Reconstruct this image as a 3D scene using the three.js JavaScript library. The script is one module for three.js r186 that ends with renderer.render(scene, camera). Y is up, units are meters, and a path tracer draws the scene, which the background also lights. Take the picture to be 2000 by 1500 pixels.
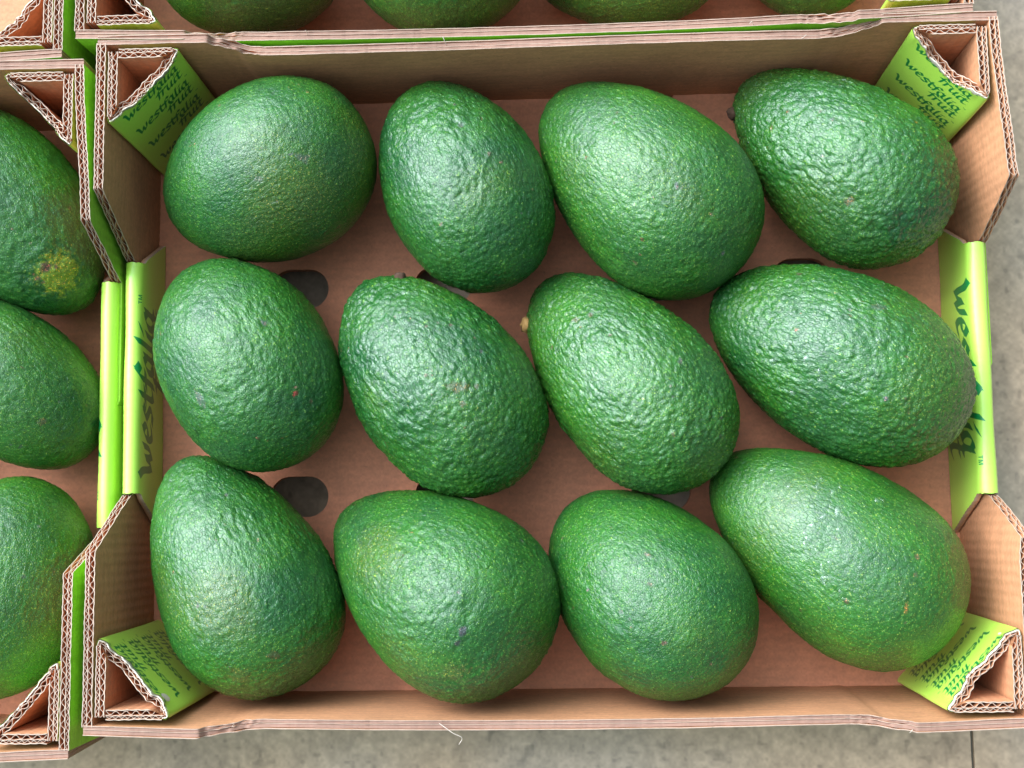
import * as THREE from 'three';
import { mergeGeometries } from 'three/addons/utils/BufferGeometryUtils.js';

// ---------------------------------------------------------------- camera, sky, sun, exposure
const scene = new THREE.Scene();
const FOCAL = 2501.3;                                   // pixels of the 2000 x 1500 photograph
const camera = new THREE.PerspectiveCamera(2 * Math.atan(750 / FOCAL) * 180 / Math.PI, 4 / 3, 0.02, 50);
const EYE = new THREE.Vector3(0.006026, 0.617866, 0.066591);
const RIGHT = new THREE.Vector3(0.999062, -0.040723, 0.014714);
const DOWN = new THREE.Vector3(-0.019069, -0.108709, 0.993891);
const AHEAD = new THREE.Vector3(-0.038874, -0.993239, -0.109384);
camera.position.copy(EYE);
camera.up.copy(DOWN).negate();
camera.lookAt(EYE.clone().add(AHEAD));
camera.updateMatrixWorld(true);

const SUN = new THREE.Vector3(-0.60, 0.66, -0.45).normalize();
function overcastSky() {                                // dim overcast plus an added broad glow round SUN, shaped for the fruit highlights
  const w = 512, h = 256, data = new Float32Array(w * h * 4), d = new THREE.Vector3();
  for (let j = 0; j < h; j++) for (let i = 0; i < w; i++) {
    const el = ((j + 0.5) / h - 0.5) * Math.PI, az = ((i + 0.5) / w - 0.5) * 2 * Math.PI;
    d.set(Math.cos(el) * Math.cos(az), Math.sin(el), Math.cos(el) * Math.sin(az));
    const a = Math.acos(Math.min(1, d.dot(SUN)));
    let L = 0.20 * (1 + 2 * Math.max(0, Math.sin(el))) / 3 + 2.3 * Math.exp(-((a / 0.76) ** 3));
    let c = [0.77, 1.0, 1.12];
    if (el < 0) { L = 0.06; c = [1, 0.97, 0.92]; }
    const k = (j * w + i) * 4;
    data[k] = L * c[0]; data[k + 1] = L * c[1]; data[k + 2] = L * c[2]; data[k + 3] = 1;
  }
  const t = new THREE.DataTexture(data, w, h, THREE.RGBAFormat, THREE.FloatType);
  t.mapping = THREE.EquirectangularReflectionMapping; t.magFilter = THREE.LinearFilter; t.minFilter = THREE.LinearFilter;
  t.needsUpdate = true; return t;
}
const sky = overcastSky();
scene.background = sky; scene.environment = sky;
const sun = new THREE.DirectionalLight(new THREE.Color(0.97, 1.0, 1.02), 1.5);
sun.position.copy(SUN).multiplyScalar(2); sun.target.position.set(0, 0, 0);
sun.castShadow = true; sun.shadow.radius = 78; sun.shadow.mapSize.set(2048, 2048);
Object.assign(sun.shadow.camera, { left: -0.8, right: 0.8, top: 0.8, bottom: -0.8, near: 0.2, far: 5 });
scene.add(sun, sun.target);
const renderer = new THREE.WebGLRenderer({ antialias: true });
renderer.setSize(1024, 768);
renderer.shadowMap.enabled = true; renderer.shadowMap.type = THREE.PCFSoftShadowMap;
renderer.toneMapping = THREE.LinearToneMapping;
renderer.toneMappingExposure = 2.75;

// ---------------------------------------------------------------- small tools
function rng(seed) { let a = seed >>> 0; return () => { a = (a + 0x6D2B79F5) | 0; let t = Math.imul(a ^ (a >>> 15), 1 | a); t = (t + Math.imul(t ^ (t >>> 7), 61 | t)) ^ t; return ((t ^ (t >>> 14)) >>> 0) / 4294967296; }; }
function hash3(x, y, z, s) { let h = Math.imul(x, 374761393) ^ Math.imul(y, 668265263) ^ Math.imul(z, 2147483647 ^ 0x5bd1e995) ^ Math.imul(s, 1274126177); h = Math.imul(h ^ (h >>> 13), 1274126177); h ^= h >>> 16; h = Math.imul(h, 0x85ebca6b); return (h ^ (h >>> 13)) >>> 0; }
const fade = t => t * t * (3 - 2 * t), clamp01 = t => t < 0 ? 0 : t > 1 ? 1 : t, sstep = (a, b, x) => fade(clamp01((x - a) / (b - a))), mix = (a, b, t) => a + (b - a) * t;
function noise3(x, y, z, s) {                           // value noise, -1 .. 1
  const X = Math.floor(x), Y = Math.floor(y), Z = Math.floor(z), u = fade(x - X), v = fade(y - Y), w = fade(z - Z);
  const g = (a, b, c) => hash3(X + a, Y + b, Z + c, s) / 2147483648 - 1;
  const q = (b, c) => { const p = g(0, b, c); return p + (g(1, b, c) - p) * u; };
  const m = c => { const p = q(0, c); return p + (q(1, c) - p) * v; };
  const p = m(0); return p + (m(1) - p) * w;
}
const noise1 = (x, s) => noise3(x, 0.5, 0.5, s);
const W = { f1: 0, f2: 0, id: 0 };
function worley(x, y, z, s) {
  const X = Math.floor(x), Y = Math.floor(y), Z = Math.floor(z); let a = 9, b = 9, id = 0;
  for (let i = -1; i < 2; i++) for (let j = -1; j < 2; j++) for (let k = -1; k < 2; k++) {
    const h = hash3(X + i, Y + j, Z + k, s);
    const dx = X + i + (h & 1023) / 1023 - x, dy = Y + j + ((h >>> 10) & 1023) / 1023 - y, dz = Z + k + ((h >>> 20) & 1023) / 1023 - z;
    const d = dx * dx + dy * dy + dz * dz;
    if (d < a) { b = a; a = d; id = h; } else if (d < b) b = d;
  }
  W.f1 = Math.sqrt(a); W.f2 = Math.sqrt(b); W.id = id;
}
const names = {};
function numbered(n) { const k = names[n] = (names[n] ?? -1) + 1; return k ? `${n}_${String(k).padStart(3, '0')}` : n; }
function tag(o, label, category, group, kind) { o.userData.label = label; if (category) o.userData.category = category; if (group) o.userData.group = group; if (kind) o.userData.kind = kind; return o; }
function mesh(name, g, m, parent) { const o = new THREE.Mesh(g, m); o.name = name; o.castShadow = o.receiveShadow = true; parent.add(o); return o; }
function dataTex(w, h, fn, srgb) {                      // fn(x, y) -> [r, g, b] 0..1
  const d = new Uint8Array(w * h * 4);
  for (let j = 0; j < h; j++) for (let i = 0; i < w; i++) { const c = fn(i, j), k = (j * w + i) * 4; d[k] = 255 * clamp01(c[0]); d[k + 1] = 255 * clamp01(c[1]); d[k + 2] = 255 * clamp01(c[2]); d[k + 3] = 255; }
  const t = new THREE.DataTexture(d, w, h); t.wrapS = t.wrapT = THREE.RepeatWrapping; t.magFilter = THREE.LinearFilter; t.minFilter = THREE.LinearMipmapLinearFilter; t.generateMipmaps = true;
  if (srgb) t.colorSpace = THREE.SRGBColorSpace; t.needsUpdate = true; return t;
}
const wrapNoise = (x, y, n, s) => {                     // value noise repeating every n cells
  const X = Math.floor(x), Y = Math.floor(y), u = fade(x - X), v = fade(y - Y), m = a => ((a % n) + n) % n;
  const g = (a, b) => hash3(m(X + a), m(Y + b), 7, s) / 2147483648 - 1;
  return mix(mix(g(0, 0), g(1, 0), u), mix(g(0, 1), g(1, 1), u), v);
};

// ---------------------------------------------------------------- materials
// kraft paper: long fibres along u, blotches; one tile = 0.2 m
const kraftMap = dataTex(512, 512, (x, y) => {
  const u = x / 512, v = y / 512;
  const n = 0.022 * wrapNoise(u * 24, v * 64, 64, 1) + 0.03 * wrapNoise(u * 8, v * 8, 8, 3) + 0.03 * wrapNoise(u * 90, v * 150, 150, 2) + 0.035 * wrapNoise(u * 256, v * 256, 256, 4) + 0.010 * Math.cos(v * 2 * Math.PI * 45);
  const sp = wrapNoise(u * 128, v * 128, 128, 5) > 0.94 ? -0.10 : 0;
  const b = 0.88 + n + sp; return [b, b * 0.995, b * 0.985];
}, true);
const kraftBump = dataTex(512, 512, (x, y) => { const u = x / 512, v = y / 512; const b = 0.5 + 0.25 * wrapNoise(u * 64, v * 256, 256, 8) + 0.2 * wrapNoise(u * 256, v * 256, 256, 9); return [b, b, b]; });
for (const t of [kraftMap, kraftBump]) t.repeat.set(5, 5);
const KRAFT = [0.72, 0.31, 0.15], PALE = [0.58, 0.42, 0.335], TORN = [0.74, 0.62, 0.52], CUT = [0.37, 0.195, 0.145], RIM = [0.50, 0.33, 0.26], GREEN = [0.40, 0.70, 0.05];
const board = new THREE.MeshPhysicalMaterial({ vertexColors: true, map: kraftMap, bumpMap: kraftBump, bumpScale: 0.00012, roughness: 0.82, side: THREE.DoubleSide });
const baseMat = new THREE.MeshPhysicalMaterial({ color: new THREE.Color().setRGB(0.74, 0.265, 0.145), map: kraftMap, bumpMap: kraftBump, bumpScale: 0.00012, roughness: 0.8, side: THREE.DoubleSide });
const GLOSS = { roughness: 0.4, clearcoat: 0.7, clearcoatRoughness: 0.28, side: THREE.DoubleSide };

// lettering drawn with a broad nib held at an angle
const curve = (pts) => { const c = new THREE.CatmullRomCurve3(pts.map(p => new THREE.Vector3(p[0], p[1], 0)), false, 'catmullrom', 0.5); return c.getPoints(40); };
const GLYPH = {
  w: [1.25, [[-0.12, 1.25], [0.1, 0.95], [0.22, 0.3], [0.34, 0.02], [0.5, 0.3], [0.62, 0.72]], [[0.62, 0.72], [0.68, 0.25], [0.8, 0.02], [1.0, 0.4], [1.05, 0.95]]],
  e: [0.72, [[0.08, 0.5], [0.45, 0.55], [0.56, 0.8], [0.36, 0.98], [0.12, 0.75], [0.06, 0.35], [0.22, 0.04], [0.58, 0.14]]],
  s: [0.68, [[0.56, 0.92], [0.3, 0.98], [0.12, 0.78], [0.3, 0.55], [0.5, 0.35], [0.4, 0.06], [0.0, 0.05]]],
  t: [0.56, [[0.24, 1.3], [0.2, 0.7], [0.2, 0.2], [0.32, 0.02], [0.55, 0.12]], [[-0.02, 0.9], [0.5, 0.98]]],
  f: [0.55, [[0.74, 1.36], [0.48, 1.48], [0.28, 1.22], [0.22, 0.5], [0.16, -0.06]], [[-0.06, 0.86], [0.56, 0.94]]],
  a: [0.84, [[0.60, 0.82], [0.36, 1.0], [0.1, 0.72], [0.07, 0.28], [0.26, 0.0], [0.5, 0.22], [0.6, 0.6]], [[0.62, 1.02], [0.58, 0.5], [0.6, 0.1], [0.82, 0.04]]],
  l: [0.42, [[0.24, 1.52], [0.16, 0.8], [0.14, 0.2], [0.24, 0.02], [0.42, 0.14]]],
  i: [0.42, [[0.2, 0.86], [0.13, 0.4], [0.18, 0.04], [0.4, 0.14]], [[0.2, 1.24], [0.32, 1.3]]],
  r: [0.62, [[0.14, 0.98], [0.12, 0.5], [0.06, -0.02]], [[0.12, 0.5], [0.3, 0.9], [0.62, 0.95]]],
  u: [0.82, [[0.14, 0.98], [0.08, 0.4], [0.16, 0.04], [0.38, 0.1], [0.6, 0.6], [0.64, 0.98]], [[0.63, 0.95], [0.56, 0.3], [0.62, 0.04], [0.82, 0.14]]],
};
function write(ctx, word, x, y, size, nib = 0.26, tall = 0.82) {
  const nx = Math.cos(0.7) * nib * size / 2, ny = Math.sin(0.7) * nib * size / 2;
  for (const ch of word) {
    const [adv, ...strokes] = GLYPH[ch];
    for (const st of strokes) {
      const p = curve(st).map(q => [x + (q.x + q.y * 0.12) * size, y - q.y * size * tall]);
      for (let i = 0; i + 1 < p.length; i++) {
        const [a, b] = [p[i], p[i + 1]];
        ctx.beginPath(); ctx.moveTo(a[0] - nx, a[1] + ny); ctx.lineTo(a[0] + nx, a[1] - ny); ctx.lineTo(b[0] + nx, b[1] - ny); ctx.lineTo(b[0] - nx, b[1] + ny); ctx.closePath(); ctx.fill(); ctx.lineWidth = size * 0.05; ctx.stroke();
      }
    }
    x += adv * size * 1.02;
  }
  return x;
}
const wordLen = w => [...w].reduce((s, c) => s + GLYPH[c][0] * 1.02, 0);
const INK = '#03803c', LIME = '#bbe455';
function canvasTex(w, h, draw) {
  const c = document.createElement('canvas'); c.width = w; c.height = h; const x = c.getContext('2d');
  x.fillStyle = LIME; x.fillRect(0, 0, w, h);
  const r = rng(w * 7 + h);                              // faint paper mottling
  for (let i = 0; i < 2600; i++) { x.fillStyle = r() > 0.5 ? 'rgba(255,255,230,0.05)' : 'rgba(70,120,0,0.05)'; const a = r() * w, b = r() * h, q = 1 + r() * 5; x.fillRect(a, b, q * 2.2, q); }
  x.fillStyle = INK; x.strokeStyle = INK; draw(x);
  const t = new THREE.CanvasTexture(c); t.colorSpace = THREE.SRGBColorSpace; t.magFilter = THREE.LinearFilter; t.anisotropy = 8; return t;
}
const POST_W = 0.056, POST_H = 0.08;                     // metres covered by the post print
const postTex = canvasTex(716, 1024, x => {
  const k = 12800, size = 36.0 / wordLen('westfalia') * 12.8;
  for (let r = 0; r < 4; r++) {
    const y = 152 + r * 224, x0 = 0.0100 * k;
    const xe = write(x, 'westfalia', x0, y, size, 0.23, 0.78);
    write(x, 'fruit', xe - wordLen('fruit') * size - 4, y + size * 1.28, size, 0.23, 0.78);
    x.font = 'bold 16px sans-serif'; x.fillText('TM', xe + 4, y - size * 1.3);
  }
});
const FLAP_W = 0.16, FLAP_H = 0.062;
const flapTex = canvasTex(2048, 794, x => {
  const k = 12800, size = 0.079 * k / wordLen('westfalia'), x0 = 0.0385 * k, y = 0.0375 * k;
  const xe = write(x, 'westfalia', x0, y, size, 0.28, 0.95);
  write(x, 'fruit', xe - wordLen('fruit') * size - 10, y + size * 1.25, size, 0.28, 0.95);
  x.font = 'bold 40px sans-serif'; x.fillText('TM', xe + 14, y - size * 1.25);
});
const postMat = new THREE.MeshPhysicalMaterial({ map: postTex, bumpMap: kraftBump, bumpScale: 0.00005, ...GLOSS });
const flapMat = new THREE.MeshPhysicalMaterial({ map: flapTex, bumpMap: kraftBump, bumpScale: 0.00005, ...GLOSS });
const limeMat = new THREE.MeshPhysicalMaterial({ color: new THREE.Color(LIME), bumpMap: kraftBump, bumpScale: 0.00005, ...GLOSS });

// ---------------------------------------------------------------- ground
const stoneTex = dataTex(1024, 1024, (x, y) => {
  const u = x / 1024, v = y / 1024;
  let n = 0.05 * wrapNoise(u * 6 + 0.3 * wrapNoise(u * 23, v * 23, 23, 10), v * 6, 6, 11) + 0.045 * wrapNoise(u * 31, v * 31, 31, 12) + 0.06 * wrapNoise(u * 97, v * 97, 97, 13) + 0.075 * wrapNoise(u * 230, v * 230, 230, 14) + 0.06 * wrapNoise(u * 512, v * 512, 512, 15);
  const warm = 0.02 * wrapNoise(u * 14, v * 14, 14, 16);
  const pit = sstep(0.55, 0.9, wrapNoise(u * 170, v * 170, 170, 17)) * 0.14;
  const b = 0.585 + n * 0.5 - pit * 0.5; return [b * 1.12 + warm, b * 0.945, b * 0.81 - warm];
}, true);
const stoneBump = dataTex(512, 512, (x, y) => { const u = x / 512, v = y / 512, b = 0.5 + 0.22 * wrapNoise(u * 40, v * 40, 40, 21) + 0.25 * wrapNoise(u * 160, v * 160, 160, 22); return [b, b, b]; });
const tileMat = new THREE.MeshStandardMaterial({ map: stoneTex, bumpMap: stoneBump, bumpScale: 0.0004, roughness: 0.75 });
const GROUND = -0.0220;
const ground = mesh('ground', new THREE.PlaneGeometry(30, 30).rotateX(-Math.PI / 2), new THREE.MeshStandardMaterial({ color: new THREE.Color().setRGB(0.16, 0.13, 0.10), roughness: 0.95 }), scene);
ground.position.y = GROUND - 0.0022; tag(ground, 'dark joint bed beneath the grey stone floor tiles', null, null, 'structure');
{
  const s = 0.6, g = new THREE.BoxGeometry(s - 0.0015, 0.012, s - 0.0015);
  const uv = g.attributes.uv; const p = g.attributes.position;
  for (let i = 0; i < p.count; i++) uv.setXY(i, p.getX(i) / s + 0.5, p.getZ(i) / s + 0.5);
  for (let i = -3; i < 4; i++) for (let j = -3; j < 4; j++) {
    const t = mesh('floor_tile', g, tileMat, ground);
    t.position.set(-0.1 + i * s, 0.0022 - 0.006 + ((i * 7 + j * 3) % 3) * 0.0001, -0.07 + j * s); t.rotation.y = ((i + 2 * j + 40) % 4) * Math.PI / 2;
  }
}

// ---------------------------------------------------------------- corrugated board
class Builder {                                          // collects strips of quads with colours
  constructor() { this.p = []; this.c = []; this.u = []; this.i = []; }
  strip(rows, cols, at, color, uvAt) {                   // grid of rows x cols points
    const b = this.p.length / 3;
    for (let r = 0; r < rows; r++) for (let c = 0; c < cols; c++) { const q = at(r, c), k = typeof color === 'function' ? color(r, c) : color, t = uvAt ? uvAt(r, c) : [q[0] + q[2], q[1] + q[2] * 0.3]; this.p.push(...q); this.c.push(...k); this.u.push(...t); }
    for (let r = 0; r + 1 < rows; r++) for (let c = 0; c + 1 < cols; c++) { const a = b + r * cols + c; this.i.push(a, a + 1, a + cols, a + 1, a + cols + 1, a + cols); }
  }
  geometry() {
    const g = new THREE.BufferGeometry();
    g.setAttribute('position', new THREE.Float32BufferAttribute(this.p, 3)); g.setAttribute('color', new THREE.Float32BufferAttribute(this.c, 3)); g.setAttribute('uv', new THREE.Float32BufferAttribute(this.u, 2));
    g.setIndex(this.i); g.computeVertexNormals(); return g;
  }
}
// one paper sheet standing in the board: place(s, offset, y) gives its point
function sheet(B, place, S, off, th, yb, yt, cOut, cIn, cTop) {
  const n = S.length;
  B.strip(2, n, (r, i) => place(S[i], off(S[i]), r ? yt(S[i]) : yb(S[i])), cOut, (r, i) => [S[i], r ? yt(S[i]) : yb(S[i])]);
  B.strip(2, n, (r, i) => place(S[i], off(S[i]) + th, r ? yt(S[i]) : yb(S[i])), cIn, (r, i) => [S[i], r ? yt(S[i]) : yb(S[i])]);
  B.strip(2, n, (r, i) => place(S[i], off(S[i]) + r * th, yt(S[i])), cTop, (r, i) => [S[i], r * th]);
  for (const i of [0, n - 1]) B.strip(2, 2, (r, k) => place(S[i], off(S[i]) + k * th, r ? yt(S[i]) : yb(S[i])), cTop);
}
const span = (a, b, d) => { const n = Math.max(1, Math.round((b - a) / d)), o = []; for (let i = 0; i <= n; i++) o.push(a + (b - a) * i / n); return o; };
const TH = 0.0042;
// double-wall board whose flutes stand upright, so that its rim shows the waves. offset 0 = printed side
function uprightBoard(liners, flutes, place, s0, s1, yb, yt, seed, outerColor, torn = 0, skipOuter = false) {
  const S = span(s0, s1, 0.0006), SF = span(s0, s1, 0.00035);
  const rag = k => s => { const j = noise1(s * 900, seed + k) * 0.00022 + noise1(s * 160, seed + 9 + k) * 0.0003 + torn * (0.45 * noise1(s * 210, seed + 31 + k) + 0.35 * noise1(s * 620, seed + 41 + k) - 0.3 * (k === 0 ? 1 : 0)); return yt(s) + j; };
  const wob = (k, a) => s => a * Math.sin(s * 2 * Math.PI / 0.0042 + seed + k) + 0.00026 * noise1(s * 190, seed + 60 + k);
  const lin = (o, th, k, cO, cI) => sheet(liners, place, S, s => o + wob(k, 0.00009)(s), th, yb, rag(k), cO, cI, PALE);
  if (!skipOuter) lin(0, 0.00038, 0, outerColor, KRAFT);
  lin(0.00165, 0.0003, 1, KRAFT, KRAFT);
  lin(TH - 0.00036, 0.00036, 2, KRAFT, KRAFT);
  const flute = (a, b, pitch, k) => { const mid = (a + b) / 2, amp = (b - a) / 2 - 0.00013; const ph = seed * 1.7 + k; const top = rag(k + 3);
    sheet(flutes, place, SF, s => { const q = Math.sin(2 * Math.PI * (s / pitch) + ph + 1.3 * noise1(s * 70, seed + k)); return mid - 0.00013 + amp * (0.85 + 0.25 * noise1(s * 130, seed + k + 20)) * Math.sign(q) * Math.pow(Math.abs(q), 0.75); }, 0.00026, s => Math.max(yb(s), yt(s) - 0.016), s => top(s) - 0.0002, KRAFT, KRAFT, PALE); };
  flute(0.00038, 0.00165, 0.0026, 5); flute(0.00195, TH - 0.00036, 0.0044, 6);
}

const AX = 0.19, AZ = 0.1432, H = 0.0794, PX = 0.0323, PZ = 0.0346, EX = 0.1924;   // metres, read from the photograph's perspective
function makeBox(bulge, flare) {                          // bulge, flare: how far one end panel is pushed outwards
  const box = new THREE.Group();
  // ---- base with vent slots
  const sh = new THREE.Shape();
  const bx = 0.1945, bz = 0.1470; sh.moveTo(-bx, -bz); sh.lineTo(bx, -bz); sh.lineTo(bx, bz); sh.lineTo(-bx, bz); sh.closePath();
  const slot = (cx, cz, w, h) => { const p = new THREE.Path(), r = h / 2; p.absarc(cx - w / 2 + r, -cz, r, Math.PI / 2, Math.PI * 1.5, false); p.absarc(cx + w / 2 - r, -cz, r, -Math.PI / 2, Math.PI / 2, false); sh.holes.push(p); };
  for (const cx of [-0.122, -0.0515, 0.0525, 0.123]) for (const cz of [-0.0505, 0.0515]) slot(cx, cz, 0.0283, 0.0195);
  for (const cx of [-0.0515, 0.0525]) for (const s of [-1, 1]) slot(cx, s * 0.1432, 0.0225, 0.0046);
  const bg = new THREE.ExtrudeGeometry(sh, { depth: 0.0048, bevelEnabled: false, curveSegments: 14 }).rotateX(-Math.PI / 2).translate(0, -0.0048, 0);
  mesh('base_panel', bg, baseMat, box);

  // ---- long sides: flutes run along, so the rim shows layers
  const longSide = (sz, seed) => {
    const L = new Builder(), F = new Builder();
    const top = s => { const a = Math.abs(s), t = sstep(0.1475, 0.1455, a), crush = sstep(0.146, 0.128, a); return H - 0.0035 * t - 0.0060 * crush - 0.0016 * crush * noise1(s * 25, seed) * (1 - sstep(0.13, 0.09, a)); };
    const bow = s => 0.0028 * sstep(0.12, 0.15, Math.abs(s)) + (sz > 0 ? 0.0024 * (1 - (s / 0.15) ** 2) + 0.0022 : 0.0004 * Math.sin(s * 22));
    const place = (s, o, y) => [s, y, sz * (AZ + 0.0006 + o + bow(s) * y / H)];
    const S = span(-0.1962, 0.1962, 0.001);
    const ragged = k => s => { const a = Math.abs(s), cr = sstep(0.1475, 0.143, a) * (1 - sstep(0.132, 0.118, a)); return top(s) + 0.0002 * noise1(s * 420, seed + k) + 0.00022 * noise1(s * 90, seed + k + 5) + cr * (0.0016 * noise1(s * 330, seed + k + 11) + 0.0012 * noise1(s * 700, seed + 17 + k)); };
    const yb = () => -0.0218;
    const cr = (k, a) => s => { const q = Math.abs(s), m = sstep(0.1475, 0.143, q) * (1 - sstep(0.132, 0.118, q)); return m * a * noise1(s * 300, seed + 70 + k); };
    const add = (o, th, k, cO, cI, rimDrop = 0, B = L) => sheet(B, place, S, s => o + 0.00014 * noise1(s * 130, seed + 90 + k) + cr(k, 0.0005)(s), th, yb, s => ragged(k)(s) - rimDrop, cO, cI, B === L ? RIM : CUT);
    add(0, 0.00036, 0, KRAFT, KRAFT);
    add(0.0016, 0.0003, 1, KRAFT, KRAFT, 0.0003);
    add(0.0037, 0.00042, 2, KRAFT, GREEN);
    add(0.0005, 0.0010, 3, KRAFT, KRAFT, 0.0004, F); add(0.0021, 0.0014, 4, KRAFT, KRAFT, 0.0006, F);
    const m = mesh('long_side_panel', L.geometry(), board, box); mesh('fluting', F.geometry(), board, m).userData.kind = 'stuff';
    // loose paper fibres along the torn rim
    const r = rng(seed * 13 + 5), fib = [];
    for (let i = 0; i < 2; i++) {
      const s = (r() * 2 - 1) * (bulge > 0.001 ? 0.17 : 0.12), o = r() * 0.004, y = top(s), q = place(s, o, y), l = 0.0015 + r() * 0.004, d = (r() - 0.5) * 0.006;
      const c = new THREE.CatmullRomCurve3([new THREE.Vector3(...q).add(new THREE.Vector3(0, -0.0005, 0)), new THREE.Vector3(q[0] + d * 0.4, y + l * 0.6, q[2] + (r() - 0.5) * 0.002), new THREE.Vector3(q[0] + d, y + l * 0.7, q[2] + (r() - 0.3) * 0.004 * sz)]);
      fib.push(new THREE.TubeGeometry(c, 7, 0.00009 + r() * 0.00007, 4));
    }
    if (sz > 0 && bulge > 0.001) { const q = place(-0.039, 0.004, top(-0.039)); const c = new THREE.CatmullRomCurve3([[-0.009, 0.001, -0.003], [-0.003, 0.002, 0.001], [0.0005, 0.001, 0.003], [-0.001, -0.002, 0.0062]].map(a => new THREE.Vector3(q[0] + a[0], q[1] + a[1], q[2] + a[2]))); fib.push(new THREE.TubeGeometry(c, 20, 0.00014, 5)); }
    mesh('paper_fibre', mergeGeometries(fib), fibreMat, m).userData.kind = 'stuff';
  };
  longSide(-1, 3); longSide(1, 8);

  // ---- end panels with tall ears, their middle folded inwards as a printed flap
  const endPanel = (sx, seed, e0, t0, t1, e1, bend, push) => {
    const L = new Builder(), F = new Builder();
    const yt = s => s < t0 ? mix(H, 0.0335, clamp01((s - e0) / (t0 - e0))) : s > t1 ? mix(0.0335, H, clamp01((s - t1) / (e1 - t1))) : 0.0315;
    const place = (s, o, y) => [sx * (EX + TH - o + (s < 0 ? bend * sstep(-0.15, -0.07, s) * (y / H) : 0) + push * sstep(0.085, 0.056, Math.abs(s)) * clamp01(y / 0.03)), y, s];
    const keep = [];
    for (const [a, b, k] of [[-0.1478, t0, 0], [t1, 0.1478, 1]]) uprightBoard(L, F, place, a, b, () => -0.0218, yt, seed + k * 3, GREEN);
    sheet(L, place, span(t0, t1, 0.004), () => 0, TH, () => -0.0218, () => 0.0315, GREEN, GREEN, GREEN);
    const m = mesh('end_panel', L.geometry(), board, box); mesh('fluting', F.geometry(), board, m).userData.kind = 'stuff';
    // flap: over the top and down the inside
    const P = new THREE.CatmullRomCurve3([[0.1972, 0.022], [0.1972, 0.029], [0.1968, 0.0335], [0.1948, 0.0362], [0.1922, 0.0364], [0.1898, 0.0345], [0.1888, 0.0305], [0.1886, 0.02], [0.189, 0.01], [0.1893, 0.0005]].map(a => new THREE.Vector3(a[0] + push * clamp01(a[1] / 0.03) * (a[0] > 0.194 ? 1.1 : 0.75), a[1], 0)), false, 'centripetal');
    const N = 56, len = P.getLength(), pts = P.getSpacedPoints(N), nor = pts.map((q, i) => { const a = pts[Math.max(0, i - 1)], b = pts[Math.min(N, i + 1)]; return new THREE.Vector3(b.y - a.y, -(b.x - a.x), 0).normalize(); });
    const edge = (i, end) => { const f = i / N, base = end ? t1 : t0, floor = end ? t1 + 0.0175 : t0 - 0.0155, k = sstep(0.42, 0.5, f) * clamp01((0.0345 - pts[i].y) / 0.034);
      const saw = Math.abs(((pts[i].y + seed * 0.1) / 0.0016) % 1 - 0.5) * 0.0011; return mix(base, floor, k) + (end ? -1 : 1) * (saw + 0.0001); };
    const M = 72, zAt = (i, j) => mix(edge(i, 0), edge(i, 1), j / M);
    const wave = (i, j) => 0.00004 * Math.sin(zAt(i, j) * 2 * Math.PI / 0.0044) + 0.0003 * noise3(zAt(i, j) * 40, pts[i].y * 60, 0, seed + 2);
    const at = (d) => (i, j) => { const q = pts[i], n = nor[i], w = d + (d === 0 ? wave(i, j) : 0); return [sx * (q.x + n.x * w), q.y + n.y * w, zAt(i, j)]; };
    const G = new Builder();
    G.strip(N + 1, M + 1, at(0), [1, 1, 1], (i, j) => [0.5 + sx * zAt(i, j) / FLAP_W, 1 - (i / N) * len / FLAP_H]);
    const fl = mesh('folded_flap', G.geometry(), flapMat, box);
    const K = new Builder(); const TF = -0.0026;
    for (const [j, s] of [[0, 0], [M, 1]]) K.strip(N + 1, 2, (i, c) => at(c ? TF : 0)(i, j), (i, c) => c ? KRAFT : PALE);
    K.strip(N + 1, 2, (i, c) => at(TF)(i, c ? M : 0), KRAFT);
    mesh('board_edge', K.geometry(), board, fl);
  };
  endPanel(-1, 21, -0.0818, -0.0585, 0.0500, 0.0755, 0, 0.0005); endPanel(1, 27, -0.0775, -0.0590, 0.0560, 0.0745, flare, bulge);

  // ---- triangular corner posts
  const post = (sx, sz, seed, torn, dent) => {
    // outer path in the corner's own frame (u from the end wall inwards, v from the long wall inwards)
    const A = [0.0, 0.0], Bp = [0.0, PZ + 0.0008], C = [PX + 0.0008, 0.0], r = 0.0034;
    const path = new THREE.CurvePath(), tri = [A, Bp, C], v2 = a => new THREE.Vector3(a[0], 0, a[1]);
    const cut = (p, q, d) => { const a = v2(p), b = v2(q); return a.clone().add(b.clone().sub(a).normalize().multiplyScalar(d)); };
    const pA0 = cut(A, Bp, 0.0012), pB0 = cut(Bp, A, r * 1.4), pB1 = cut(Bp, C, r * 1.4), pC0 = cut(C, Bp, r * 1.4), pC1 = cut(C, A, r * 1.4), pA1 = cut(A, C, 0.0046);
    path.add(new THREE.LineCurve3(pA0, pB0)); path.add(new THREE.QuadraticBezierCurve3(pB0, v2(Bp), pB1)); path.add(new THREE.LineCurve3(pB1, pC0)); path.add(new THREE.QuadraticBezierCurve3(pC0, v2(C), pC1)); path.add(new THREE.LineCurve3(pC1, pA1));
    const Ls = path.getCurveLengths(), tot = Ls[4], s1 = Ls[0], s2 = Ls[3];
    const NP = 900, tabP = [], tabT = [];
    for (let i = 0; i <= NP; i++) { const q = path.getPoint(i / NP), t = path.getTangent(i / NP); tabP.push(q); tabT.push(t); }
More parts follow.
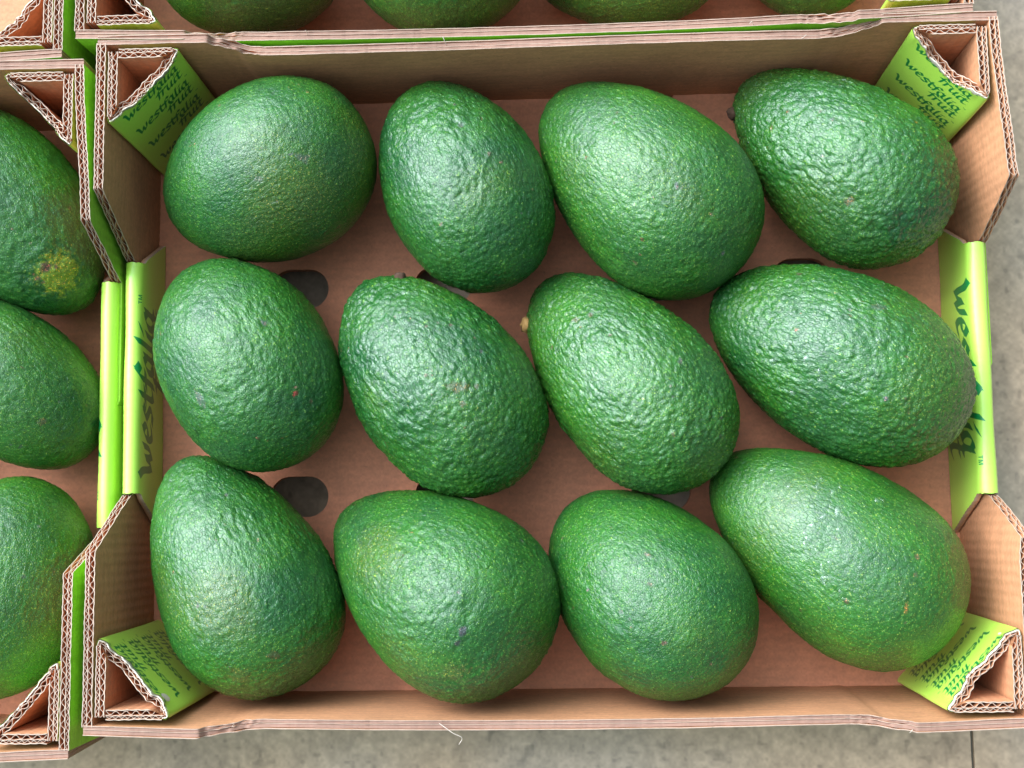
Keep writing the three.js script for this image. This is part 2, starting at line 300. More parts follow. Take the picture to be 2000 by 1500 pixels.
    const place = (s, o, y) => { const f = clamp01(s / tot) * NP, i = Math.min(NP - 1, Math.floor(f)), k = f - i; const q = tabP[i].clone().lerp(tabP[i + 1], k), t = tabT[i].clone().lerp(tabT[i + 1], k).normalize(); 
      // outward normal of the path; the board goes inwards
      const d = Math.min(Math.hypot(q.x - Bp[0], q.z - Bp[1]), Math.hypot(q.x - C[0], q.z - C[1])); o = Math.min(o, 0.0002 + 0.40 * d);   // the plies are crushed in the bend
      const ix = -t.z, iz = t.x; const u = q.x - ix * o, v = q.z - iz * o;
      const w = (s - s1) / (s2 - s1), cr = w > 0 && w < 1 ? torn * sstep(0.06, 0.2, w) * (1 - sstep(0.82, 0.95, w)) * sstep(H - 0.013, H - 0.002, y) : 0;
      const cu = cr * (0.0013 * noise1(w * 9, seed + 5) + 0.0006 * noise1(w * 31, seed + 6) - 0.0004) * 0.7;
      return [sx * (EX - 0.0009 - u + cu), y, sz * (AZ + 0.0002 + 0.0022 * (y / H) - v - 0.0005 + cu)]; };
    const yt = s => { const d = (s - s1) / (s2 - s1), on = sstep(0.08, 0.2, d) * (1 - sstep(0.8, 0.95, d)); return H - 0.0006 - on * (torn * (0.0022 * (1 + noise1(d * 7, seed)) + 0.0012 * noise1(d * 23, seed + 3)) + dent * 0.006 * sstep(0.15, 0.4, d) * (1 - sstep(0.6, 0.85, d))); };
    const L = new Builder(), F = new Builder();
    // the three legs share one board; only the diagonal is torn
    uprightBoard(L, F, place, 0, s1, () => 0, yt, seed, GREEN);
    uprightBoard(L, F, place, s1, s2, () => 0, yt, seed + 1, GREEN, 0.0014 * torn, true);
    uprightBoard(L, F, place, s2, tot, () => 0, yt, seed + 2, GREEN);
    const m = mesh('corner_post', L.geometry(), board, box); mesh('fluting', F.geometry(), board, m).userData.kind = 'stuff';
    const P = new Builder(), S = span(s1, s2, 0.0005), flip = sx * sz < 0;
    const rag = s => yt(s) - 0.0012 * torn * (0.5 + 0.5 * noise1(s * 170, seed + 77)) + 0.0005 * noise1(s * 700, seed + 78) * torn;
    const rows = 60, uvAt = (s, y) => { const w = (s - s1) / (s2 - s1); return [flip ? 1 - w : w, y / POST_H]; };
    P.strip(rows + 1, S.length, (k, i) => { const y = rag(S[i]) * k / rows; return place(S[i], 0.00012 * noise3(S[i] * 90, y * 60, 0, seed) - 0.00003, y); }, [1, 1, 1], (k, i) => uvAt(S[i], rag(S[i]) * k / rows));
    mesh('printed_face', P.geometry(), postMat, m);
    const E = new Builder(); sheet(E, place, S, s => 0.00045 + 0.0001 * noise1(s * 500, seed + 81), 0.0005, () => 0.058, s => rag(s) + 0.0015 * torn * (0.35 + noise1(s * 230, seed + 80)), TORN, KRAFT, TORN);
    mesh('torn_edge', E.geometry(), board, m);
  };
  post(-1, -1, 41, 1.2, 0.3); post(1, -1, 52, 1.5, 1); post(-1, 1, 63, 1.4, 0.2); post(1, 1, 74, 1.4, 0.4);
  return box;
}
const fibreMat = new THREE.MeshStandardMaterial({ color: new THREE.Color().setRGB(0.6, 0.47, 0.4), roughness: 0.9 });
const box = makeBox(0.0034, 0.0045), sideBox = makeBox(0.0003, 0.0042);
const BOXES = [
  [0, 0, 'open lime green and brown cardboard tray holding twelve whole avocados in three rows'],
  [-0.3985, 0.0095, 'lime green cardboard tray of three avocados touching the full tray along its printed short end'],
  [-0.0100, -0.3014, 'cardboard tray of four avocados standing against the long side of the full tray'],
  [-0.4085, -0.2930, 'cardboard tray with no avocado in view, touching the full tray only at its corner'],
];
BOXES.forEach(([x, z, label], i) => { const b = i === 0 ? box : i === 1 ? sideBox : sideBox.clone(); b.name = numbered('cardboard_tray'); b.position.set(x, 0, z); scene.add(b); tag(b, label, 'fruit box', 'cardboard fruit trays standing side by side'); });

// ---------------------------------------------------------------- avocados
// pebbled relief: close-set round pebbles of two sizes with creases between; one tile = 63 mm of skin
const pebbleBump = (() => {
  const n = 2048, cells = 40, jit = (i, j, k, m, s) => hash3(((i % m) + m) % m, ((j % m) + m) % m, k, s) / 4294967296;
  const lay = (u, v, m, s) => { const x = u * m, y = v * m, X = Math.floor(x), Y = Math.floor(y); let a = 9, b = 9, id = 0; for (let i = -1; i < 2; i++) for (let j = -1; j < 2; j++) { const dx = X + i + jit(X + i, Y + j, 1, m, s) - x, dy = Y + j + jit(X + i, Y + j, 2, m, s) - y, d = dx * dx + dy * dy; if (d < a) { b = a; a = d; id = jit(X + i, Y + j, 3, m, s); } else if (d < b) b = d; } a = Math.sqrt(a); b = Math.sqrt(b); return (0.65 * Math.sqrt(Math.max(0, 1 - (a / 0.95) ** 2)) + 0.35 * sstep(0, 0.3, b - a)) * (0.45 + 0.55 * id); };
  return dataTex(n, n, (x, y) => { let u = x / n, v = y / n; const wu = 0.006 * wrapNoise(u * 36, v * 36, 36, 61), wv = 0.006 * wrapNoise(u * 36, v * 36, 36, 62); const m = sstep(-0.5, 0.5, wrapNoise(u * 6, v * 6, 6, 63)); const h = mix(lay(u + wu, v + wv, cells, 64), lay(u + wu, v + wv, 62, 65), m * 0.8) * 0.8 + 0.10 * wrapNoise(u * 180, v * 180, 180, 66) + 0.1; return [h, h, h]; });
})();
pebbleBump.repeat.set(1 / 3, 1 / 3);
// pale pores scattered over the skin; one tile = 21 mm of skin. The vertex colours carry the broad colour
const PORE = [0.12, 0.35, 0.30];
const poreMap = (() => {
  const n = 1024, d = new Float32Array(n * n), r = rng(77);
  for (let k = 0; k < 330; k++) { const px = r() * n, py = r() * n, R = 7 + r() * r() * 13, e = 0.8 + r() * 0.6, an = r() * 3.14, v = 0.4 + 0.6 * r(), q = Math.ceil(R * 1.6), ca = Math.cos(an), sa = Math.sin(an);
    for (let j = -q; j <= q; j++) for (let i = -q; i <= q; i++) { const m = Math.hypot((i * ca + j * sa) / e, (-i * sa + j * ca) * e) / R; if (m < 1) { const o = ((Math.floor(py) + j + n) % n) * n + (Math.floor(px) + i + n) % n; d[o] = Math.max(d[o], v * (1 - sstep(0.45, 1, m))); } } }
  const lin = c => c <= 0.0031308 ? c * 12.92 : 1.055 * Math.pow(c, 1 / 2.4) - 0.055;
  return dataTex(n, n, (x, y) => { const w = d[y * n + x], u = x / n, v = y / n, m = 1 + 0.22 * wrapNoise(u * 24, v * 24, 24, 41) + 0.18 * wrapNoise(u * 70, v * 70, 70, 42); return [0, 1, 2].map(j => lin(mix(PORE[j] * m, 1, w))); }, true);
})();
const glossMap = dataTex(512, 512, (x, y) => { const u = x / 512, v = y / 512, b = 0.80 + 0.14 * wrapNoise(u * 7, v * 7, 7, 51) + 0.12 * wrapNoise(u * 31, v * 31, 31, 52) + 0.08 * wrapNoise(u * 120, v * 120, 120, 53); return [b, b, b]; });
const skin = (roughness, ior, relief) => new THREE.MeshPhysicalMaterial({ vertexColors: true, map: poreMap, roughness, roughnessMap: glossMap, specularIntensity: 1, ior, bumpMap: pebbleBump, bumpScale: relief });
const skinMats = { wet: skin(0.38, 1.60, 0.00034), film: skin(0.41, 1.58, 0.00024), waxy: skin(0.42, 1.57, 0.00030), dull: skin(0.46, 1.56, 0.00030) };
const stemMat = new THREE.MeshStandardMaterial({ color: new THREE.Color().setRGB(0.42, 0.22, 0.07), roughness: 0.8 });
const stemDark = new THREE.MeshStandardMaterial({ color: new THREE.Color().setRGB(0.06, 0.025, 0.012), roughness: 0.85 });
function pixel(x, y, z) { const d = new THREE.Vector3(x, y, z).sub(EYE), w = d.dot(AHEAD); return [1000 + FOCAL * d.dot(RIGHT) / w, 750 + FOCAL * d.dot(DOWN) / w]; }

function avocado(a) {
  const { q: [cx, cz, phi, tilt, L, D, k], seed, N } = a;
  const peb = (a.peb ?? 1.9) * 1.15, pebAmp = a.pebAmp ?? 0.16, wr = (a.wr ?? 0.3) * 1.75, hue = a.hue ?? 0, lump = a.lump ?? 0.95;
  const THM = 118 * Math.PI / 180, pos = [], uvs = [], idx = [], sph = [];
  let norm = 0; for (let t = -1; t <= 1; t += 0.002) norm = Math.max(norm, Math.sqrt(1 - t * t) * Math.exp(-k * t));
  const push = (th, ph) => { sph.push(Math.sin(th) * Math.cos(ph), Math.cos(th), Math.sin(th) * Math.sin(ph)); uvs.push(th * Math.cos(ph) * 2.1, th * Math.sin(ph) * 2.1); };
  push(0, 0); const start = [0];
  for (let i = 1; i <= N; i++) { start.push(sph.length / 3); for (let j = 0; j < 4 * i; j++) push(i / N * THM, j / (4 * i) * 2 * Math.PI); }
  for (let i = 1; i <= N; i++) { const n0 = 4 * (i - 1), n1 = 4 * i, a0 = start[i - 1], a1 = start[i];
    for (let s = 0; s < 4; s++) for (let j = 0; j < i; j++) {
      const o0 = a1 + s * i + j, o1 = a1 + (s * i + j + 1) % n1, p0 = i === 1 ? 0 : a0 + (s * (i - 1) + j) % n0;
      idx.push(p0, o1, o0); if (j + 1 < i) idx.push(p0, a0 + (s * (i - 1) + j + 1) % n0, o1);
    } }
  const R = 9; let prev = start[N];                       // the resting underside, coarser
  for (let r = 1; r <= R; r++) { const b = sph.length / 3, n = 4 * N; for (let j = 0; j < n; j++) push(THM + (Math.PI - THM) * r / R, j / n * 2 * Math.PI); for (let j = 0; j < n; j++) { const c = prev + j, d = prev + (j + 1) % n, e = b + j, f = b + (j + 1) % n; idx.push(c, d, e, d, f, e); } prev = b; }
  const n = sph.length / 3, P = new Float32Array(n * 3), C = new Float32Array(n * 3);
  const ct = Math.cos(tilt), st = Math.sin(tilt), cp = Math.cos(phi), sp = Math.sin(phi); let ymin = 9;
  const loc = new Float32Array(n * 3);
  for (let i = 0; i < n; i++) {
    const sx = sph[3 * i], sy = sph[3 * i + 1], sz = sph[3 * i + 2];
    const g = Math.exp(-k * sx) / norm * D / 2, x = sx * L / 2, y = sy * g, z = sz * g;
    const mx = x * 1000 + seed * 37, my = y * 1000, mz = z * 1000;
    const low = noise3(mx / 26, my / 26, mz / 26, seed) * 0.7 + noise3(mx / 13, my / 13, mz / 13, seed + 1) * 0.3;
    const msk = 0.45 + 0.55 * sstep(-0.5, 0.5, noise3(mx / 17, my / 17, mz / 17, seed + 2));
    const wx = mx + 0.6 * noise3(mx / 3, my / 3, mz / 3, seed + 3), wy = my + 0.6 * noise3(mx / 3, my / 3, mz / 3, seed + 4), wz = mz + 0.6 * noise3(mx / 3, my / 3, mz / 3, seed + 5);
    worley(wx / (peb * 1.15), wy / peb, wz / peb, seed + 6);
    const cell = (0.7 * Math.sqrt(Math.max(0, 1 - (W.f1 / 0.85) ** 2)) + 0.45 * sstep(0.0, 0.3, W.f2 - W.f1)) * (0.55 + 0.45 * ((W.id & 255) / 255));
    const lent = W.f1, lid = (W.id >>> 9) & 255;
    const m1 = noise3(wx / 5.2, wy / 3.8, wz / 3.8, seed + 7), m2 = 1 - Math.abs(noise3(wx / 6.5, wy / 4.2, wz / 4.2, seed + 8)) * 2;
    const wrk = (0.6 * m1 + 0.4 * m2) * wr * msk * msk;
    const h = (lump * low + 4.0 * pebAmp * (0.55 + 0.6 * msk) * cell + wrk) / 1000;
    const l = Math.hypot(x / (L * L), y / (D * D), z / (D * D)), nx = x / (L * L) / l, ny = y / (D * D) / l, nz = z / (D * D) / l;
    const X = x + nx * h, Y = y + ny * h, Z = z + nz * h;
    const rx = X * ct - Y * st, ry = X * st + Y * ct;
    P[3 * i] = rx * cp - Z * sp; P[3 * i + 1] = ry; P[3 * i + 2] = rx * sp + Z * cp; if (ry < ymin) ymin = ry;
    // colour of the skin itself: broad blotches, pale pores
    const b1 = clamp01(0.5 + 0.55 * noise3(mx / 21, my / 21, mz / 21, seed + 11) + 0.3 * noise3(mx / 8, my / 8, mz / 8, seed + 12));
    const b2 = clamp01(0.5 + 0.5 * noise3(mx / 2.2, my / 2.2, mz / 2.2, seed + 13));
    let r = mix(0.005, 0.017, b1) + 0.006 * b2 + hue * 0.022, gg = mix(0.052, 0.094, b1) + 0.026 * b2 + hue * 0.042, bb = mix(0.013, 0.010, b1);
    const olive = sstep(0.1, 0.75, noise3(mx / 30, my / 30, mz / 30, seed + 21)) * (a.olive ?? 0.5); r = mix(r, 0.048, olive * 0.7); gg = mix(gg, 0.098, olive * 0.6);
    const pore = (1 - sstep(0.14, 0.30, lent)) * (lid > 90 ? 1 : 0.25) * (0.35 + 0.65 * sstep(-0.4, 0.4, noise3(mx / 14, my / 14, mz / 14, seed + 14)));
    r = mix(r, 0.12, pore * 0.5); gg = mix(gg, 0.30, pore * 0.5); bb = mix(bb, 0.04, pore * 0.5);
    const br = sstep(0.80, 0.95, noise3(mx / 1.6, my / 1.6, mz / 1.6, seed + 15)) * sstep(0.15, 0.6, noise3(mx / 11, my / 11, mz / 11, seed + 16)) * 0.75;   // brown russet flecks
    r = mix(r, 0.13, br); gg = mix(gg, 0.075, br); bb = mix(bb, 0.05, br);
    C[3 * i] = r; C[3 * i + 1] = gg; C[3 * i + 2] = bb;
  }
  for (let i = 0; i < n; i++) P[3 * i + 1] -= ymin;
  // scars copied where the photograph shows them: [pixel u, v, radius mm, colour, strength, raggedness]
  const topmost = (u, v) => { let best = -1, bd = 1e9; for (let i = 0; i < start[N]; i++) { const [pu, pv] = pixel(cx + P[3 * i], P[3 * i + 1], cz + P[3 * i + 2]); const d = (pu - u) ** 2 + (pv - v) ** 2 - P[3 * i + 1] * 300; if (d < bd) { bd = d; best = i; } } return best; };
  const rr = rng(seed * 31), extra = [];                  // further small scuffs, of the kind that dots every fruit in the photograph
  for (let k = 0; k < 11; k++) { const c = Math.floor(rr() ** 1.2 * start[Math.floor(N * 0.72)]), [u, v] = pixel(cx + P[3 * c], P[3 * c + 1], cz + P[3 * c + 2]); extra.push([u, v, 0.45 + 0.8 * rr() * rr(), rr() > 0.5 ? RUSSET : GREY, 0.45 + 0.4 * rr(), 1 + 1.8 * rr() * rr(), rr() * 3.1]); }
  for (const [u, v, rad, col, strength = 0.9, el = 1, ang = 0] of [...(a.marks ?? []), ...extra]) {
    const c = topmost(u, v), bx = P[3 * c], by = P[3 * c + 1], bz = P[3 * c + 2], ca = Math.cos(ang), sa = Math.sin(ang);
    for (let i = 0; i < n; i++) { const dx = (P[3 * i] - bx) * 1000, dy = (P[3 * i + 1] - by) * 1000, dz = (P[3 * i + 2] - bz) * 1000; if (Math.abs(dx) + Math.abs(dz) > rad * 4 * el + 2) continue;
      const e = Math.hypot((dx * ca + dz * sa) / el, -dx * sa + dz * ca, dy) / rad + 0.45 * noise3(dx * 0.9, dy * 0.9, dz * 0.9, seed + u);
      const w = (1 - sstep(0.55, 1, e)) * strength; for (let j = 0; j < 3; j++) C[3 * i + j] = mix(C[3 * i + j], col[j], w); }
  }
  for (const [pts, hgt, wid] of a.ridges ?? []) {          // raised scars
    const line = pts.map(([u, v]) => { const c = topmost(u, v); return [P[3 * c], P[3 * c + 1], P[3 * c + 2]]; });
    for (let i = 0; i < start[N]; i++) { let dm = 9; for (let s = 0; s + 1 < line.length; s++) { const A = line[s], B = line[s + 1]; let t = 0, l2 = 0; for (let j = 0; j < 3; j++) { t += (P[3 * i + j] - A[j]) * (B[j] - A[j]); l2 += (B[j] - A[j]) ** 2; } t = clamp01(t / l2); let d = 0; for (let j = 0; j < 3; j++) d += (P[3 * i + j] - mix(A[j], B[j], t)) ** 2; dm = Math.min(dm, Math.sqrt(d)); }
      const w = 1 - sstep(0, wid, dm); if (w > 0) { P[3 * i + 1] += hgt * w; } }
  }
  for (let i = 0; i < n * 3; i++) C[i] /= PORE[i % 3];
  const g = new THREE.BufferGeometry();
  g.setAttribute('position', new THREE.BufferAttribute(P, 3)); g.setAttribute('color', new THREE.BufferAttribute(C, 3)); g.setAttribute('uv', new THREE.Float32BufferAttribute(uvs, 2)); g.setIndex(idx); g.computeVertexNormals();
  let o;
  if (a.stem) {
    o = new THREE.Group(); mesh('skin', g, skinMats[a.gloss ?? 'waxy'], o);
    const [u, v, rad, dark] = a.stem; const c = topmost(u, v), out = new THREE.Vector3(...[0, 1, 2].map(j => g.attributes.normal.array[3 * c + j]));
    const sg = new THREE.LatheGeometry([[0, 0.9], [0.55, 0.95], [0.9, 0.75], [1.0, 0.3], [0.85, -0.3], [0.7, -1.2]].map(p => new THREE.Vector2(p[0] * rad, p[1] * rad)), 18);
    const sp_ = sg.attributes.position; for (let i = 0; i < sp_.count; i++) { const f = 1 + 0.22 * noise3(sp_.getX(i) * 900, sp_.getY(i) * 900, sp_.getZ(i) * 900, seed + 50); sp_.setXYZ(i, sp_.getX(i) * f, sp_.getY(i) * f, sp_.getZ(i) * f); } sg.computeVertexNormals();
    const s = mesh('stem', sg, dark ? stemDark : stemMat, o); s.position.set(P[3 * c], P[3 * c + 1], P[3 * c + 2]).addScaledVector(out, -0.3 * rad); s.quaternion.setFromUnitVectors(new THREE.Vector3(0, 1, 0), out);
  } else { o = new THREE.Mesh(g, skinMats[a.gloss ?? 'waxy']); o.castShadow = o.receiveShadow = true; }
  o.name = numbered('avocado'); o.position.set(cx, 0.0002, cz); scene.add(o);
  tag(o, a.label, 'avocado', a.group); a.P = P; a.topmost = topmost; a.normals = g.attributes.normal.array; a.at = [cx, cz];
  return o;
}
const RUSSET = [0.10, 0.05, 0.035], GREY = [0.075, 0.075, 0.075], YEL = [0.40, 0.42, 0.02], RED = [0.16, 0.03, 0.02];
const FULL = 'avocados in the full tray', ENDS = 'avocados in the tray at the printed short end', BACK = 'avocados in the tray along the long side';
const FRUIT = [
  { q: [-0.1286, -0.0974, 2.8183, -0.2162, 0.1023, 0.0823, 0.117], seed: 101, gloss: 'dull', olive: 1, peb: 1.5, pebAmp: 0.09, wr: 0.14, label: 'smooth round avocado pressed into the printed corner post, lying crosswise to the rest', marks: [[592, 310, 2.2, GREY, 0.5, 2, 0.2], [540, 395, 0.8, GREY, 0.7], [505, 350, 1.5, GREY, 0.4, 2]] },
  { q: [-0.0382, -0.0912, 4.2582, -0.2392, 0.1088, 0.0739, 0.0968], seed: 102, peb: 1.8, pebAmp: 0.15, wr: 0.45, label: 'narrow avocado with a thin raised crooked scar down its side', ridges: [[[[965, 285], [948, 315], [940, 345], [942, 375], [938, 400]], 0.00035, 0.0010]], marks: [[980, 318, 0.9, RUSSET], [900, 245, 1.2, GREY, 0.6], [890, 205, 1.1, GREY, 0.6], [862, 437, 0.8, RUSSET], [1018, 417, 0.8, GREY], [955, 300, 0.7, RUSSET, 0.6, 4, 1.9]] },
  { q: [0.0453, -0.0888, 3.9611, -0.1526, 0.1195, 0.0821, 0.2341], seed: 103, gloss: 'waxy', hue: 0.25, peb: 1.6, pebAmp: 0.13, wr: 0.2, label: 'large light green avocado with one dark round spot near its blunt end', marks: [[1411, 495, 1.5, GREY, 0.95], [1320, 362, 1.2, GREY, 0.8, 1.6, 1.2], [1252, 468, 1.2, RUSSET], [1250, 498, 0.8, RUSSET], [1390, 420, 0.9, RUSSET, 0.7]] },
  { q: [0.1344, -0.0988, 3.9316, -0.2204, 0.1141, 0.0750, 0.2777], seed: 104, gloss: 'wet', peb: 2.3, pebAmp: 0.24, wr: 0.5, label: 'coarsely pebbled avocado with a brown stem stub, beside the torn corner post', stem: [1432, 222, 0.0030, 1], marks: [[1790, 240, 1.0, [0.3, 0.16, 0.02], 0.8], [1660, 390, 2.2, RUSSET, 0.5, 2, 2.4], [1625, 232, 1.2, GREY, 0.6], [1505, 250, 1.5, RUSSET, 0.5]] },
  { q: [-0.1382, -0.0093, 4.1833, -0.1742, 0.1055, 0.0787, 0.0679], seed: 105, gloss: 'dull', peb: 1.8, pebAmp: 0.14, wr: 0.36, label: 'round avocado with a small red star-shaped scar, against the printed end flap', marks: [[577, 768, 1.7, RED, 0.95], [577, 758, 0.7, [0.3, 0.1, 0.08], 0.9], [390, 780, 2.0, GREY, 0.6, 2.6, 1.2], [517, 630, 1.6, GREY, 0.7], [503, 856, 0.8, RUSSET], [552, 855, 0.8, RUSSET]] },
  { q: [-0.0502, 0.0015, 4.0437, -0.0547, 0.1139, 0.0772, 0.1402], seed: 106, gloss: 'wet', peb: 2.4, pebAmp: 0.24, wr: 0.5, label: 'very bumpy avocado with brown flecks, beside the one with the red scar', stem: [782, 541, 0.0028, 1], marks: [[895, 757, 2.6, RUSSET, 0.4, 2.5, 0.1], [930, 755, 1.5, RUSSET, 0.5], [940, 685, 0.9, GREY], [905, 790, 1.8, RUSSET, 0.4], [880, 634, 0.8, RUSSET]] },
  { q: [0.0346, 0.0002, 4.0374, -0.3026, 0.1213, 0.0734, 0.2150], seed: 107, gloss: 'wet', peb: 2.0, pebAmp: 0.22, wr: 0.42, hue: 0.25, label: 'bumpy bright green avocado with a tan stem stub at its narrow end', stem: [1029, 634, 0.0036, 0], marks: [[1328, 705, 1.6, GREY, 0.7], [1125, 625, 1.5, RUSSET, 0.4, 2], [1315, 775, 0.8, GREY], [1315, 850, 1.0, RUSSET, 0.6], [1190, 655, 0.8, RUSSET]] },
  { q: [0.1301, -0.0057, 3.6970, -0.1984, 0.1232, 0.0783, 0.1643], seed: 108, gloss: 'wet', peb: 2.1, pebAmp: 0.22, wr: 0.36, hue: 0.1, label: 'long wet bumpy avocado pressing against a printed end flap', marks: [[1728, 780, 1.0, GREY, 0.9], [1556, 645, 0.9, [0.25, 0.1, 0.06], 0.9], [1560, 535, 1.4, RUSSET, 0.6], [1715, 600, 2.2, GREY, 0.45, 1.6], [1785, 832, 1.2, RUSSET, 0.6]] },
  { q: [-0.1418, 0.0858, 4.2212, -0.0865, 0.1160, 0.0777, 0.2658], seed: 109, gloss: 'waxy', olive: 0.9, peb: 1.7, pebAmp: 0.14, wr: 0.42, label: 'dark green avocado with an olive blunt end leaning on a printed corner post', marks: [[535, 1280, 3.2, [0.06, 0.055, 0.02], 0.7], [470, 1320, 5.5, [0.07, 0.10, 0.02], 0.45], [400, 1185, 0.9, GREY, 0.7]] },
  { q: [-0.0528, 0.0909, 3.7442, -0.5176, 0.1200, 0.0830, 0.3300], seed: 110, gloss: 'dull', olive: 0.8, hue: 0.1, peb: 1.7, pebAmp: 0.14, wr: 0.4, label: 'wide avocado with a dark purple-grey bruise, between the olive-ended one and a rounder one', marks: [[903, 1235, 1.6, [0.04, 0.04, 0.045], 0.9, 1.6, 1.8], [895, 1255, 1.4, [0.04, 0.04, 0.045], 0.8, 1.5, 2], [896, 1157, 1.0, GREY, 0.8], [885, 1310, 4.5, [0.075, 0.10, 0.02], 0.5, 2], [933, 1088, 0.8, GREY, 0.7], [1047, 1290, 0.8, RUSSET]] },
  { q: [0.0418, 0.0954, 3.9577, -0.4839, 0.1075, 0.0789, 0.1550], seed: 111, gloss: 'dull', peb: 1.5, pebAmp: 0.10, wr: 0.2, label: 'smooth rounded avocado with a faint grey scratch, beside the long tray side facing bare floor', marks: [[1150, 1105, 0.7, GREY, 0.55, 5, 0.8], [1297, 1254, 0.9, RUSSET, 0.8, 2], [1390, 1295, 1.1, RUSSET, 0.8], [1120, 1188, 0.9, RUSSET, 0.6]] },
  { q: [0.1242, 0.0785, 3.8070, -0.1447, 0.1245, 0.0802, 0.2724], seed: 112, gloss: 'film', peb: 1.4, pebAmp: 0.10, wr: 0.16, hue: 0.35, label: 'long smooth avocado wet with clear water drops, resting on a printed corner post', marks: [[1792, 1087, 1.3, RUSSET, 0.6], [1770, 1190, 1.0, [0.16, 0.08, 0.02], 0.6, 4, 1.7], [1650, 1172, 0.9, RUSSET, 0.6], [1790, 1125, 1.0, RUSSET, 0.5]] },
  { q: [-0.2523, -0.0836, 4.0571, 0.1218, 0.1121, 0.0713, -0.0908], seed: 113, N: 110, peb: 1.8, pebAmp: 0.16, wr: 0.4, group: ENDS, label: 'avocado with a yellow patch and brown scabs', marks: [[115, 535, 12, [0.20, 0.27, 0.015], 0.75], [90, 522, 2.6, RUSSET, 0.95, 1.4], [75, 545, 1.2, RUSSET, 0.9], [108, 520, 1.0, RUSSET, 0.9], [85, 552, 1.1, RUSSET, 0.9], [65, 535, 0.7, RUSSET, 0.9], [125, 552, 0.8, RUSSET, 0.7]] },
  { q: [-0.2501, -0.0029, 3.9030, 0.2955, 0.0970, 0.0640, 0.0542], seed: 114, N: 110, peb: 1.5, pebAmp: 0.13, wr: 0.2, hue: 0.25, group: ENDS, label: 'plain green avocado beside the yellow-patched one', marks: [[85, 822, 1.6, RUSSET, 0.5, 1.6]] },
  { q: [-0.2481, 0.0909, 4.9135, -0.1609, 0.0997, 0.0767, 0.0165], seed: 115, N: 110, peb: 1.5, pebAmp: 0.13, wr: 0.3, hue: 0.5, group: ENDS, label: 'bright green avocado in the end tray, between a plain one and a corner post', marks: [] },
  { q: [-0.1386, -0.2156, 4.6118, 0.1463, 0.0984, 0.0868, 0.4101], seed: 116, N: 100, group: BACK, label: 'avocado in the tray behind, beside its corner post with bare cardboard edges', marks: [] },
  { q: [-0.0493, -0.2091, 4.1230, -0.6336, 0.1046, 0.0901, 0.0944], seed: 117, N: 100, hue: 0.2, group: BACK, label: 'avocado of the tray behind, across the side panel from the narrow scarred one', marks: [] },
  { q: [0.0427, -0.2024, 3.0908, -0.3825, 0.0969, 0.0720, 0.1209], seed: 118, N: 100, hue: 0.4, group: BACK, label: 'avocado of the tray behind, across the side panel from the large light green one', marks: [] },
  { q: [0.1234, -0.2227, 4.5371, -0.0486, 0.1068, 0.0711, 0.2236], seed: 119, N: 100, hue: 0.1, group: BACK, label: 'avocado of the tray behind, across the side panel from the one with a brown stem', marks: [] },
];
[[-0.335, -0.075], [-0.338, 0.008], [-0.336, 0.093]].forEach(([x, z], i) => FRUIT.push({ q: [x, z, 4.0 + 0.2 * i, -0.15, 0.108, 0.076, 0.2], seed: 130 + i, N: 56, group: ENDS, label: 'green avocado in the end tray, one row away from the full tray' }));
[[-0.145, -0.312], [-0.052, -0.308], [0.040, -0.305], [0.128, -0.31]].forEach(([x, z], i) => FRUIT.push({ q: [x, z, 4.0 + 0.2 * i, -0.15, 0.106, 0.076, 0.2], seed: 140 + i, N: 56, group: BACK, label: 'green avocado in the tray behind, one row away from the full tray' }));
for (const a of FRUIT) { a.N ??= 158; a.group ??= FULL; avocado(a); }

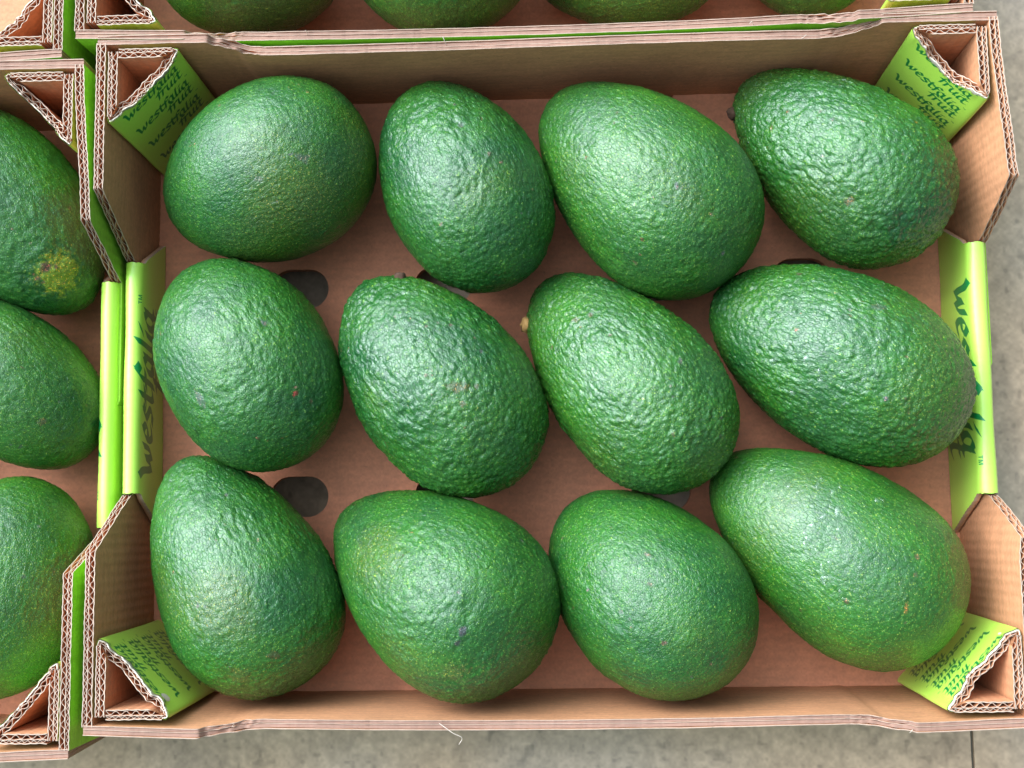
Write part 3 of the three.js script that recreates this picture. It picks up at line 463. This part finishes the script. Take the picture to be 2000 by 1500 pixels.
// ---------------------------------------------------------------- water drops on the wet fruit
const waterMat = new THREE.MeshPhysicalMaterial({ color: 0xffffff, roughness: 0.02, transmission: 1, thickness: 0, ior: 1.45 });
const dropGeo = new THREE.SphereGeometry(1, 20, 12);
function drop(a, u, v, r, el, ang, label, group) {
  const c = a.topmost(u, v), o = new THREE.Mesh(dropGeo, waterMat); o.castShadow = o.receiveShadow = true; o.name = numbered('water_drop');
  const nrm = new THREE.Vector3(a.normals[3 * c], a.normals[3 * c + 1], a.normals[3 * c + 2]);
  const x = new THREE.Vector3(Math.cos(ang), 0, Math.sin(ang)); x.addScaledVector(nrm, -x.dot(nrm)).normalize(); const z = new THREE.Vector3().crossVectors(x, nrm);
  o.quaternion.setFromRotationMatrix(new THREE.Matrix4().makeBasis(x, nrm, z)); o.scale.set(r * el, r * 0.62, r);
  o.position.set(a.at[0] + a.P[3 * c], a.P[3 * c + 1] + 0.0002, a.at[1] + a.P[3 * c + 2]).addScaledVector(nrm, r * 0.16 + 0.0002); scene.add(o);
  tag(o, label, 'water drop', group);
}
const DROPS = [[1630, 958, 1.5, 1.7, -0.9], [1600, 945, 1.2, 2.2, 1.9], [1635, 998, 1.4, 1.6, 1.6], [1714, 978, 1.5, 1.2, 0], [1579, 1055, 1.3, 1.2, 1.2], [1576, 1075, 0.9, 3.4, 1.35], [1606, 1120, 1.1, 3.2, 1.5], [1617, 1130, 1.0, 2.4, 0], [1560, 963, 0.8, 1.2, 1], [1540, 950, 0.8, 1.1, 0], [1585, 1026, 0.9, 1.6, 0], [1637, 1034, 1.0, 1.4, 0.3], [1573, 1041, 0.8, 1.1, 0], [1594, 1075, 0.8, 1.5, 1.3], [1625, 1068, 0.8, 1.2, 0.8], [1621, 1102, 1.1, 1.3, 1.2], [1683, 1109, 0.9, 1.1, 0], [1641, 1157, 1.1, 1.5, 1.3], [1512, 918, 1.0, 2.2, -0.2], [1608, 1012, 0.9, 1.7, -0.4]];
for (const d of DROPS) drop(FRUIT[11], d[0], d[1], d[2] * 1.35 / 1000, d[3], d[4], 'clear water drop on the long smooth avocado', 'water drops on the smooth wet avocado');
const DROPS2 = [[1580, 702, 1.5, 1.4, -0.5], [1606, 750, 1.7, 1.2, 0.5], [1600, 728, 1.2, 1.5, 1.5], [1510, 705, 1.2, 1.5, 0], [1696, 626, 0.9, 1.6, 1.4], [1715, 662, 1.2, 1.3, 1.2], [1548, 768, 1.1, 1.4, 0.2], [1648, 730, 1.0, 1.3, 0], [1690, 745, 1.2, 1.2, 1], [1710, 728, 0.9, 1.8, 1.2]];
for (const d of DROPS2) drop(FRUIT[7], d[0], d[1], d[2] * 1.35 / 1000, d[3], d[4], 'clear water drop on the long bumpy avocado', 'water drops on the bumpy wet avocado');

renderer.render(scene, camera);
